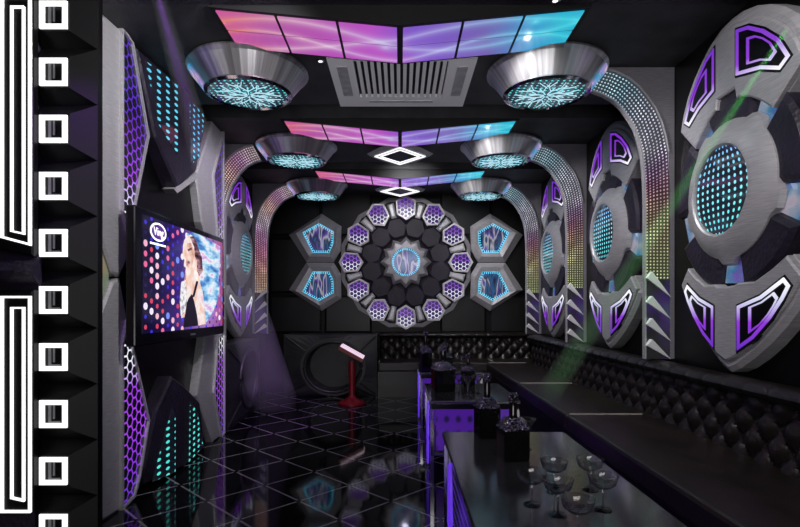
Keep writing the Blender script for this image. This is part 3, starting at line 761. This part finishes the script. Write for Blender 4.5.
# long outlined light panels on the purple leather wall beside it
def long_panel(label, y_top, y_bot, slant):
    D2 = 2.83
    r = empty('outlined_light_panel', (-2.2, D2, 1.5), label, 'wall light', 'long outlined light panels')
    A = lambda px, py: (onY(px, py, D2)[0]+2.2, onY(px, py, D2)[2]-1.5)
    m = MB(); plate(m, [A(-60, y_top-6), A(33, y_top-6), A(33, y_bot+10 if slant else y_bot), A(-60, y_bot-6 if slant else y_bot)], .04, 0, .01); m.build('panel', 'black', r)
    o = [A(2, y_top), A(32, y_top), A(32, y_bot), A(2, y_bot-8 if slant else y_bot)]
    i_ = [A(12, y_top+11), A(25.5, y_top+11), A(25.5, y_bot-11), A(12, y_bot-14)]
    for p, w_ in ((o, .0115), (i_, .0095)):
        m = MB(); ringplate(m, p, inset(p, w_), .0, -.015); m.build('light_outline', 'white_led', r)
    return r
long_panel('upper long white outlined light rectangle at the left edge', -4, 246, True)
long_panel('lower long white outlined light rectangle at the left edge', 296, 512, False)
m = MB(); m.box(-4.05, onY(35.8, 0, 2.9)[0], 2.892, DP+.058, 0, H); m.build('trim_8', 'purple_leather', kind='structure')
bx = onY(34.5, 0, 2.83)[0]
m = MB(); z_ = [EYE+(HY-y)*2.83/F for y in (249, 271, 289)]
m.loft([[(-4.0, 2.89, z_[0]), (-4.0, 2.81, z_[1]), (-4.0, 2.89, z_[2])], [(bx, 2.89, z_[0]), (bx, 2.79, z_[1]), (bx, 2.89, z_[2])]])
props(m.build('wall_padding', 'purple_leather'), 'dark purple leather ridge between the two long light rectangles at the left edge', 'wall panel')

# ---------------------------------------------------------------- far wall
DW = 8.85; SP = DW/F
fc = (405.8, 263.0)
# black bevelled wall panels
def wp(x0, x1, y0, y1, label):
    cx, cz = onY((x0+x1)/2, (y0+y1)/2, YF)[0], onY(0, (y0+y1)/2, YF)[2]
    r = empty('wall_panel', (cx, YF, cz), label, 'wall panel', 'black bevelled panels on the far wall')
    hw, hh = (x1-x0)/2*YF/F, (y1-y0)/2*YF/F
    m = MB(); plate(m, [(-hw, -hh), (hw, -hh), (hw, hh), (-hw, hh)], 0, -.05, .035); m.build('panel', 'far_panel', r)
wp(270, 318.5, 187, 236, 'upper left black bevelled panel on the far wall'); wp(321, 372, 187, 236, 'black bevelled panel on the far wall, up left of the flower relief')
wp(440, 491, 187, 236, 'black bevelled panel on the far wall, up right of the flower relief'); wp(493.5, 528, 187, 236, 'upper right black bevelled panel on the far wall')
wp(270, 318.5, 238, 293, 'middle left black bevelled panel on the far wall'); wp(493.5, 528, 238, 293, 'middle right black bevelled panel on the far wall')
wp(270, 322, 295.5, 333, 'lower left black bevelled panel on the far wall'); wp(325, 372, 295.5, 333, 'black bevelled panel on the far wall, down left of the flower relief')
wp(440, 486, 295.5, 333, 'black bevelled panel on the far wall, down right of the flower relief'); wp(489, 528, 295.5, 333, 'lower right black bevelled panel on the far wall')

fl = empty('flower_relief', (*onY(fc[0], fc[1], YF)[:1], YF-.055, onY(0, fc[1], YF)[2]), 'large round flower relief of purple honeycomb petals on the far wall', 'wall ornament')
K = SP
m = MB(); o = circ(66.5*K, 12, a0=PI/12); plate(m, o, 0, -.03, .03); m.build('backing_plate', 'black_panel', fl)
m = MB(); o = circ(66.5*K, 12, a0=PI/12); ringplate(m, o, [(x*.94, z*.94) for x, z in o], 0, -.055); m.build('outer_rim', 'metal_dark', fl)
sh = [(0, 12.5), (10, 7), (9, -6.5), (0, -12), (-9, -6.5), (-10, 7)]
for k in range(12):
    a = -k*PI/6; R_ = Matrix.Rotation(a, 2); c = R_ @ Vector((0, 54*K))
    T = lambda pl, s_=1: [tuple(c+R_ @ Vector((x*K*s_, z*K*s_))) for x, z in pl]
    # mesh about the petal's own centre so every honeycomb shades from its own middle
    root = bpy.data.objects.new('petal', None)
    m = MB(); pl = [tuple(R_ @ Vector((x*K, z*K))) for x, z in sh]
    ringplate(m, pl, [(x*.84, z*.84) for x, z in pl], .0, -.10)
    pt = m.build('petal', 'rim', fl); pt.location = (c.x, 0, c.y); bpy.data.objects.remove(root)
    m = MB(); plate(m, [(x*.86, z*.86) for x, z in pl], .0, -.075); m.build('honeycomb', 'petal', pt)
    a2 = -(k+.5)*PI/6; d = Vector((-math.sin(a2), math.cos(a2))); q = Vector((-d.y, d.x))
    pl = [tuple(d*60*K+q*3.6*K), tuple(d*60*K-q*3.6*K), tuple(d*45*K-q*2.6*K), tuple(d*45*K+q*2.6*K)]
    m = MB(); plate(m, pl, 0, -.09, .025); m.build('spacer_block', 'rim', fl)
    pl = [(d.x*35*K+x, d.y*35*K+z) for x, z in circ(12.2*K, 6, a0=a2)]
    m = MB(); plate(m, pl, 0, -.09, .035); m.build('leather_petal', 'purple_leather', fl)
m = MB(); o = [((25.5 if i % 2 == 0 else 20.5)*K*math.cos(PI/2+i*PI/12), (25.5 if i % 2 == 0 else 20.5)*K*math.sin(PI/2+i*PI/12)) for i in range(24)]
i_ = [(14.2*K*math.cos(PI/2+i*PI/12), 14.2*K*math.sin(PI/2+i*PI/12)) for i in range(24)]
bm_o = MB(); bm_o.loft([[(x, 0, z) for x, z in o], [(x, -.09, z) for x, z in o], [(x*.85, -.14, z*.85) for x, z in o], [(x, -.15, z) for x, z in i_], [(x, -.1, z) for x, z in i_]], True, True, False)
bm_o.build('centre_ring', 'metal', fl)
m = MB(); plate(m, circ(14.2*K, 32), 0, -.125); cl = m.build('centre_lens', 'reflection_glass', fl)
m = MB()
for i in range(44):
    a = 2*PI*i/44
    for r0, r1 in ((11.8, 13.9),):
        m.tube([(r0*K*math.cos(a), -.127, r0*K*math.sin(a)), (r1*K*math.cos(a), -.127, r1*K*math.sin(a))], .0075, 4)
m.build('led_ring', 'cyan_led', cl)

def corner(label, mx, mz):
    C = (318.5, 240.0)
    out = [(322, 214.5), (341.5, 227), (341, 251), (334, 262.4), (307, 262.4), (289.7, 235.5)]
    inn = [(319.7, 224), (334.5, 232.4), (334, 245), (330, 253.7), (313.4, 253.7), (303, 233.4)]
    def tr(p):
        x = (p[0]-fc[0])*mx; z = -(p[1]-262.8)*mz
        return (x*K, z*K)
    cx, cz = tr(C)
    r = empty('wall_mirror', (cx+fl.location[0], YF-.055, cz+EYE+(HY-262.8)*YF/F), label, 'wall ornament', 'six-sided mirrors round the flower relief')
    o = [(tr(p)[0]-cx, tr(p)[1]-cz) for p in out]; i_ = [(tr(p)[0]-cx, tr(p)[1]-cz) for p in inn]
    mid = [(a[0]*.45+b[0]*.55, a[1]*.45+b[1]*.55) for a, b in zip(o, i_)]
    m = MB(); m.loft([[(x, 0, z) for x, z in o], [(x, -.05, z) for x, z in o], [(x, -.12, z) for x, z in mid], [(x, -.10, z) for x, z in i_], [(x, -.05, z) for x, z in i_]], True, True, False)
    m.build('bevelled_frame', 'metal', r)
    m = MB(); plate(m, i_, 0, -.07); m.build('mirror_glass', 'reflection_glass', r)
    m = MB(); i2 = inset(i_, .028); ringplate(m, inset(i_, .004), inset(i_, .011), -.07, -.077)
    for a, b in zip(i2, i2[1:]+i2[:1]):
        A, B = Vector(a), Vector(b); n = max(3, int((B-A).length/.035)); dr = (B-A).normalized(); nn = Vector((-dr.y, dr.x))
        cen = Vector((sum(p[0] for p in i2)/6, sum(p[1] for p in i2)/6))
        if (cen-A).dot(nn) < 0: nn = -nn
        for j in range(n):
            p = A+(B-A)*(j+.5)/n; q = p+nn*.035-nn*.02
            m.tube([(p.x-nn.x*.02, -.073, p.y-nn.y*.02), (q.x, -.073, q.y)], .007, 4)
    m.build('led_dashes', 'cyan_led', r)
corner('upper left six-sided blue mirror in a grey frame on the far wall', 1, 1)
corner('lower left six-sided blue mirror in a grey frame on the far wall', 1, -1)
corner('upper right six-sided blue mirror in a grey frame on the far wall', -1, 1)
corner('lower right six-sided blue mirror in a grey frame on the far wall', -1, -1)

# ---------------------------------------------------------------- tufted sofas (local x along the seat, back towards +y, front at y=0)
def make_sofa(L, name, label, depth=.86, pitch=.2, corner_=False):
    r = empty(name, (0, 0, 0), label, 'sofa', 'tufted black leather sofa sections')
    MB().box(0, L, .06, depth, 0.0, .40).build('base', 'sofa', r)
    MB().box(.004, L-.004, .0, depth-.02, .40, .54, .022).build('seat_cushion', 'seat', r)
    m = MB(); m.tube([(.012, .03, .54), (.012, depth-.25, .54)], .007, 6); m.build('seat_piping', 'piping', r)
    # quilted backrest
    m = MB(); nu = int(L/.018); zt, zb = .91, .53; nv = 24; W0 = len(m.v)
    yb = lambda z: depth-.16+(z-zb)/(zt-zb)*.04
    for j in range(nv+1):
        z = zb+(zt-zb)*j/nv
        for i in range(nu+1):
            x = L*i/nu; a = x/pitch; b = (z-zb)/.21
            f = (abs(math.sin(PI*(a+b)/1.0*.5*2/1))*abs(math.sin(PI*(a-b))))**.45 if True else 0
            e = min(1, x/.03, (L-x)/.03)
            m.v.append((x, yb(z)-.055*f*max(0, e), z))
    for j in range(nv):
        for i in range(nu): a = W0+j*(nu+1)+i; m.f.append((a, a+1, a+nu+2, a+nu+1))
    m.build('tufted_backrest', 'sofa', r, True)
    m = MB(); buts = [(i*pitch/2, zb+0.21/2*j) for j in range(1, 4) for i in range(1, int(2*L/pitch)) if (i+j) % 2 == 0]
    for x, z in buts: m.lathe([(.011, yb(z)-.004), (.009, yb(z)-.012), (.003, yb(z)-.015)], 6, (x, 0, z), 'y')
    b = m.build('tuft_buttons', 'sofa', r); b['kind'] = 'stuff'
    # padded top roll with ribs
    m = MB(); n = int(L/.02); rings = []
    for i in range(n+1):
        x = L*i/n; k = 1-.10*(1-abs(math.sin(PI*x/.2)))**4
        ring = []
        for q in range(14):
            a = 2*PI*q/14; ring.append((x, depth-.125+.115*k*math.cos(a), .93+.05*k*math.sin(a)))
        rings.append(ring)
    m.loft(rings); m.build('top_roll', 'sofa', r, True)
    MB().box(0, L, depth-.13, depth-.005, .42, .93).build('back_board', 'sofa', r)
    return r
# right wall: local x runs along +Y? face towards -X : rotate -90deg, local +x -> -Y
Xf = XR-.87
sf = make_sofa(3.4, 'sofa', 'tufted black leather sofa section along the right wall, nearest and cut by the frame edge')
sf.rotation_euler = (0, 0, -PI/2); sf.location = (Xf, 4.18, 0)
sm = make_sofa(1.70, 'sofa', 'tufted black sofa section along the right wall, under the middle medallion')
sm.rotation_euler = (0, 0, -PI/2); sm.location = (Xf, 5.88, 0)
sb = make_sofa(2.14, 'sofa', 'tufted black sofa section along the right wall, running into the far corner')
sb.rotation_euler = (0, 0, -PI/2); sb.location = (Xf, 8.02, 0)
s1 = make_sofa(1.79, 'sofa', 'tufted black leather sofa section against the far wall, under the flower relief')
s1.location = (-.345, 8.03, 0)
s2 = make_sofa(.75, 'sofa', 'short tufted sofa section in the far right corner'); s2.location = (1.447, 8.03, 0)

# ---------------------------------------------------------------- padded blocks with round recess
def block(name, L, Hh, D_, cx, cz, rx, rz, label):
    r = empty(name, (0, 0, 0), label, 'padded block', 'padded black blocks with a round recess')
    n = 48; m = MB(); ins = .0
    # front face: square outline to ellipse to recess
    def sqp(a, k):
        c, s_ = math.cos(a), math.sin(a); t_ = 1/max(abs(c), abs(s_)); return (c*t_, s_*t_)
    R = []
    def ringf(fn): R.append([fn(2*PI*i/n+PI/4) for i in range(n)])
    ringf(lambda a: (L/2+sqp(a, 1)[0]*L/2, D_, Hh/2+sqp(a, 1)[1]*Hh/2))
    ringf(lambda a: (L/2+sqp(a, 1)[0]*L/2, .05, Hh/2+sqp(a, 1)[1]*Hh/2))
    ringf(lambda a: (cx+rx*1.22*math.cos(a), 0, cz+rz*1.22*math.sin(a)))
    ringf(lambda a: (cx+rx*1.02*math.cos(a), 0.0, cz+rz*1.02*math.sin(a)))
    ringf(lambda a: (cx+rx*math.cos(a), .03, cz+rz*math.sin(a)))
    ringf(lambda a: (cx+rx*.96*math.cos(a), .28, cz+rz*.96*math.sin(a)))
    m.loft(R); m.build('padded_body', 'block', r)
    m = MB(); path = [(cx+rx*1.06*math.cos(2*PI*i/n), -.004, cz+rz*1.06*math.sin(2*PI*i/n)) for i in range(n)]
    m.tube(path, .022, 8, True); m.build('recess_rim', 'block', r, True)
    # raised diagonal seams
    for sx in (0, 1):
        for sz in (0, 1):
            a = math.atan2((1 if sz else -1)*Hh/2, (1 if sx else -1)*L/2)
            p0 = (L*sx, .05, Hh*sz); p1 = (cx+rx*1.2*math.cos(a), -.004, cz+rz*1.2*math.sin(a))
            MB().tube([(p0[0]+(.03 if sx == 0 else -.03), p0[1]-.0, p0[2]+(.03 if sz == 0 else -.03)), p1], .016, 6).build('seam', 'block', r, True)
    return r
b1 = block('padded_block', 1.47, .965, .7, .78, .46, .42, .37, 'low padded black block with a round recess below the far wall, left of the sofa'); b1.location = (-1.83, 8.13, 0)
b2 = block('padded_block', 1.4, .965, .38, .72, .5, .36, .34, 'low padded black block with a round recess along the left wall beyond the television'); b2.location = (-1.9, 5.83, 0); b2.rotation_euler = (0, 0, PI/2)

# ---------------------------------------------------------------- red kiosk
kx, ky = (352-CX)*7.55/F, 7.55
r = empty('song_selection_stand', (kx, ky, 0), 'small red stand with a tilted glowing pale screen on the floor before the far block', 'stand')
MB().lathe([(.2, 0), (.2, .02), (.13, .05), (.06, .09), (.045, .12)], 24).build('base', 'red', r, True)
MB().lathe([(.045, .12), (.04, .3), (.055, .5), (.05, .62)], 16).build('pole', 'red', r, True)
A = Vector(onY(340.5, 345.5, ky))-Vector((kx, ky, 0)); B = Vector(onY(364, 358.5, ky))-Vector((kx, ky, 0))
d = (B-A).normalized(); n = Vector((-d.z, 0, d.x)); n = n if n.z > 0 else -n
def slab(m, a, b, off, th, y0, y1): m.loft([[tuple(p+Vector((0, y, 0))) for p in (a+n*off, b+n*off, b+n*(off+th), a+n*(off+th))] for y in (y0, y1)])
m = MB(); slab(m, A, B, -.05, .05, -.13, .13); m.build('screen_housing', 'red', r)
m = MB(); slab(m, A+d*.01, B-d*.01, 0, .03, -.12, .12); m.build('glowing_screen', 'pink', r)

# ---------------------------------------------------------------- haze lit by the coloured beams
def beam(a, b, r0, r1, col_, power, label):
    a, b = Vector(a), Vector(b); L = (b-a).length; q = (b-a).to_track_quat('Z', 'Y')
    t = NT('haze'); t.t.nodes.remove(t.b); v = t.n('ShaderNodeVolumeScatter'); v.inputs['Density'].default_value = .25; v.inputs['Color'].default_value = (1, 1, 1, 1); v.inputs['Anisotropy'].default_value = 0
    t.l(v.outputs[0], t.t.nodes['Material Output'].inputs['Volume'])
    m = MB(); R = lambda rr, h: [tuple(q @ Vector((rr*math.cos(2*PI*i/20), rr*math.sin(2*PI*i/20), h))) for i in range(20)]
    m.loft([R(r0, 0), R(r1, L)]); o = m.build('haze', t.m); o.location = a; props(o, label, 'haze', None, 'stuff')
    light('SPOT', 'laser_beam', tuple(a-(b-a).normalized()*.12), power, col_, tuple(b), .01, math.degrees(2*math.atan(r1/L))*1.0, .7)
beam((2.02, 2.72, 2.85), (1.36, 4.75, .62), .02, .12, (.12, 1, .12), 900, 'thin green beam of haze slanting down to the right sofa')
beam((-1.15, 2.4, 2.95), (-1.75, 7.2, .1), .03, .32, (.45, .1, 1), 300, 'purple beam of haze falling past the television to the floor')

# ---------------------------------------------------------------- glass tables
TX0, TW, TH = .27, .78, .60
def leaf(y0, z0, ly, lz, n=24):
    return [(y0+ly*math.sin(2*PI*i/n)*(.75 if math.cos(2*PI*i/n) > 0 else 1), z0+lz*math.cos(2*PI*i/n)) for i in range(n)]
def make_table(L, label):
    r = empty('glass_table', (0, 0, 0), label, 'table', 'low glass tables')
    MB().box(0, TW, 0, L, TH-.03, TH, .006).build('table_top', 'tabletop', r)
    MB().box(.02, TW-.02, .02, L-.02, TH-.075, TH-.03).build('apron', 'black', r)
    MB().box(.05, TW-.05, .05, L-.05, .14, .16).build('lower_shelf', 'tabletop', r)
    for x in (.0, TW-.05):
        for y in (0, L-.05): MB().box(x+.01, x+.04, y+.01, y+.04, 0, TH-.075).build('leg', 'chrome', r)
    for y in (.03, L-.05):
        m = MB(); m.box(.06, TW-.06, y, y+.015, .17, TH-.08); m.build('end_panel', 'violet', r)
    for x in (.035, TW-.05):
        sp = MB().box(x, x+.012, .08, L-.08, .17, TH-.08).build('side_panel', 'table_honey', r)
    for k in range(max(1, round(L/1.0))):
        for s_ in (1, .62):
            m = MB(); m.tube([(-.006, .14+k*.9+p[0]*s_, p[1]*s_+.30*(1-s_)) for p in leaf(0, .30, .09, .27)], .008, 6, True); m.build('neon_loop', 'purple_led', r)
    return r
T1 = make_table(1.62, 'nearest low mirror topped table, with coupe glasses on it'); T1.location = (TX0, 1.71, 0)
T2 = make_table(1.02, 'middle low glass table with violet end panel between the near and far tables'); T2.location = (TX0-.02, 4.43, 0)
again(T2, (TX0-.03, 6.35, 0), 'farthest low glass table, standing near the far sofa')

# ---------------------------------------------------------------- bottles and glasses
def make_bottle(h, rr):
    r = empty('crystal_bottle', (0, 0, 0), '', 'bottle', 'black bottles with cut crystal shoulders')
    bh = h*.46
    sq = lambda k, z: [(k*rr*c, k*rr*s_, z) for c, s_ in ((1, .8), (.8, 1), (-.8, 1), (-1, .8), (-1, -.8), (-.8, -1), (.8, -1), (1, -.8))]
    MB().loft([sq(.96, 0), sq(1, .01), sq(1, bh)]).build('body', 'bottle', r)
    MB().loft([sq(1.02, bh), sq(1.05, bh+.02*h), sq(.8, bh+.10*h), sq(.42, bh+.17*h)]).build('crystal_shoulder', 'crystal', r)
    MB().lathe([(rr*.36, bh+.16*h), (rr*.3, bh+.2*h), (rr*.3, h*.88)], 12).build('neck', 'bottle', r, True)
    MB().lathe([(rr*.36, h*.87), (rr*.4, h*.9), (rr*.38, h*.98), (rr*.3, h)], 12).build('stopper', 'crystal', r)
    return r
def put_bottle(px, pytop, d, lab, rr):
    b = make_bottle(EYE+(HY-pytop)*d/F-TH, rr); b.location = ((px-CX)*d/F, d, TH); b['label'] = lab; b.rotation_euler = (0, 0, .15)
put_bottle(513, 393, 2.75, 'nearest black bottle with sparkling cut crystal shoulder on the near table', .07)
put_bottle(487, 373, 3.22, 'tall black crystal shouldered bottle at the far end of the nearest table', .068)
put_bottle(443, 345, 5.0, 'wide black bottle with sparkling shoulder on the middle table', .10)
put_bottle(468, 354, 5.3, 'slim black bottle at the back of the middle table', .06)
put_bottle(425.5, 331, 6.5, 'tall dark bottle on the farthest table', .07)
put_bottle(446, 343, 6.6, 'dark bottle with faceted shoulder on the farthest table, right of the tall one', .07)
def make_glass(kind):
    r = empty('cocktail_glass' if kind else 'coupe_glass', (0, 0, 0), '', 'glass', 'cocktail glasses' if kind else 'coupe glasses')
    h = .17 if kind else .14; R_ = .055 if kind else .06
    if kind: bowl = [(.006, .09), (R_, h), (R_-.003, h), (.004, .096)]
    else: bowl = [(.006, .085), (.03, .09), (.05, .105), (R_, h), (R_-.003, h), (.047, .108), (.028, .094), (.003, .089)]
    MB().lathe(bowl, 20, cap0=True, cap1=True).build('bowl', 'glass', r, True)
    MB().lathe([(.034, 0), (.034, .003), (.006, .009), (.004, .03), (.004, .08), (.006, .09)], 16).build('stem', 'glass', r, True)
    return r
g0, g1 = make_glass(0), make_glass(1)
used = {0: False, 1: False}
def put_glass(k, px, pyb, d, lab):
    src = g1 if k else g0; loc = ((px-CX)*d/F, d, TH)
    if not used[k]: src.location = loc; src['label'] = lab; used[k] = True
    else: again(src, loc, lab)
D_ = lambda pyb: F*.8/(pyb-HY)
for px, pyb, lab in ((554, 492, 'coupe glass on the near table, left of the two closest together at its middle'), (590, 490, 'coupe glass on the near table, nearest the sofa side'),
                     (558, 515, 'coupe glass on the near table, in front of the middle pair'), (603, 510, 'coupe glass at the right edge of the near table'),
                     (532, 505, 'coupe glass on the near table, close in front of the nearest bottle'), (578, 538, 'coupe glass at the bottom edge of the picture')):
    put_glass(0, px, pyb, D_(pyb), lab)
put_glass(1, 526, 449, D_(449), 'cocktail glass on the near table, just right of the nearest bottle')
for px, d, lab in ((459, 4.85, 'leftmost cocktail glass on the middle table'), (468, 4.7, 'cocktail glass at the centre of the middle table'), (478, 4.82, 'rightmost cocktail glass on the middle table'), (461, 6.75, 'cocktail glass on the farthest table')):
    put_glass(1, px, 0, d, lab)
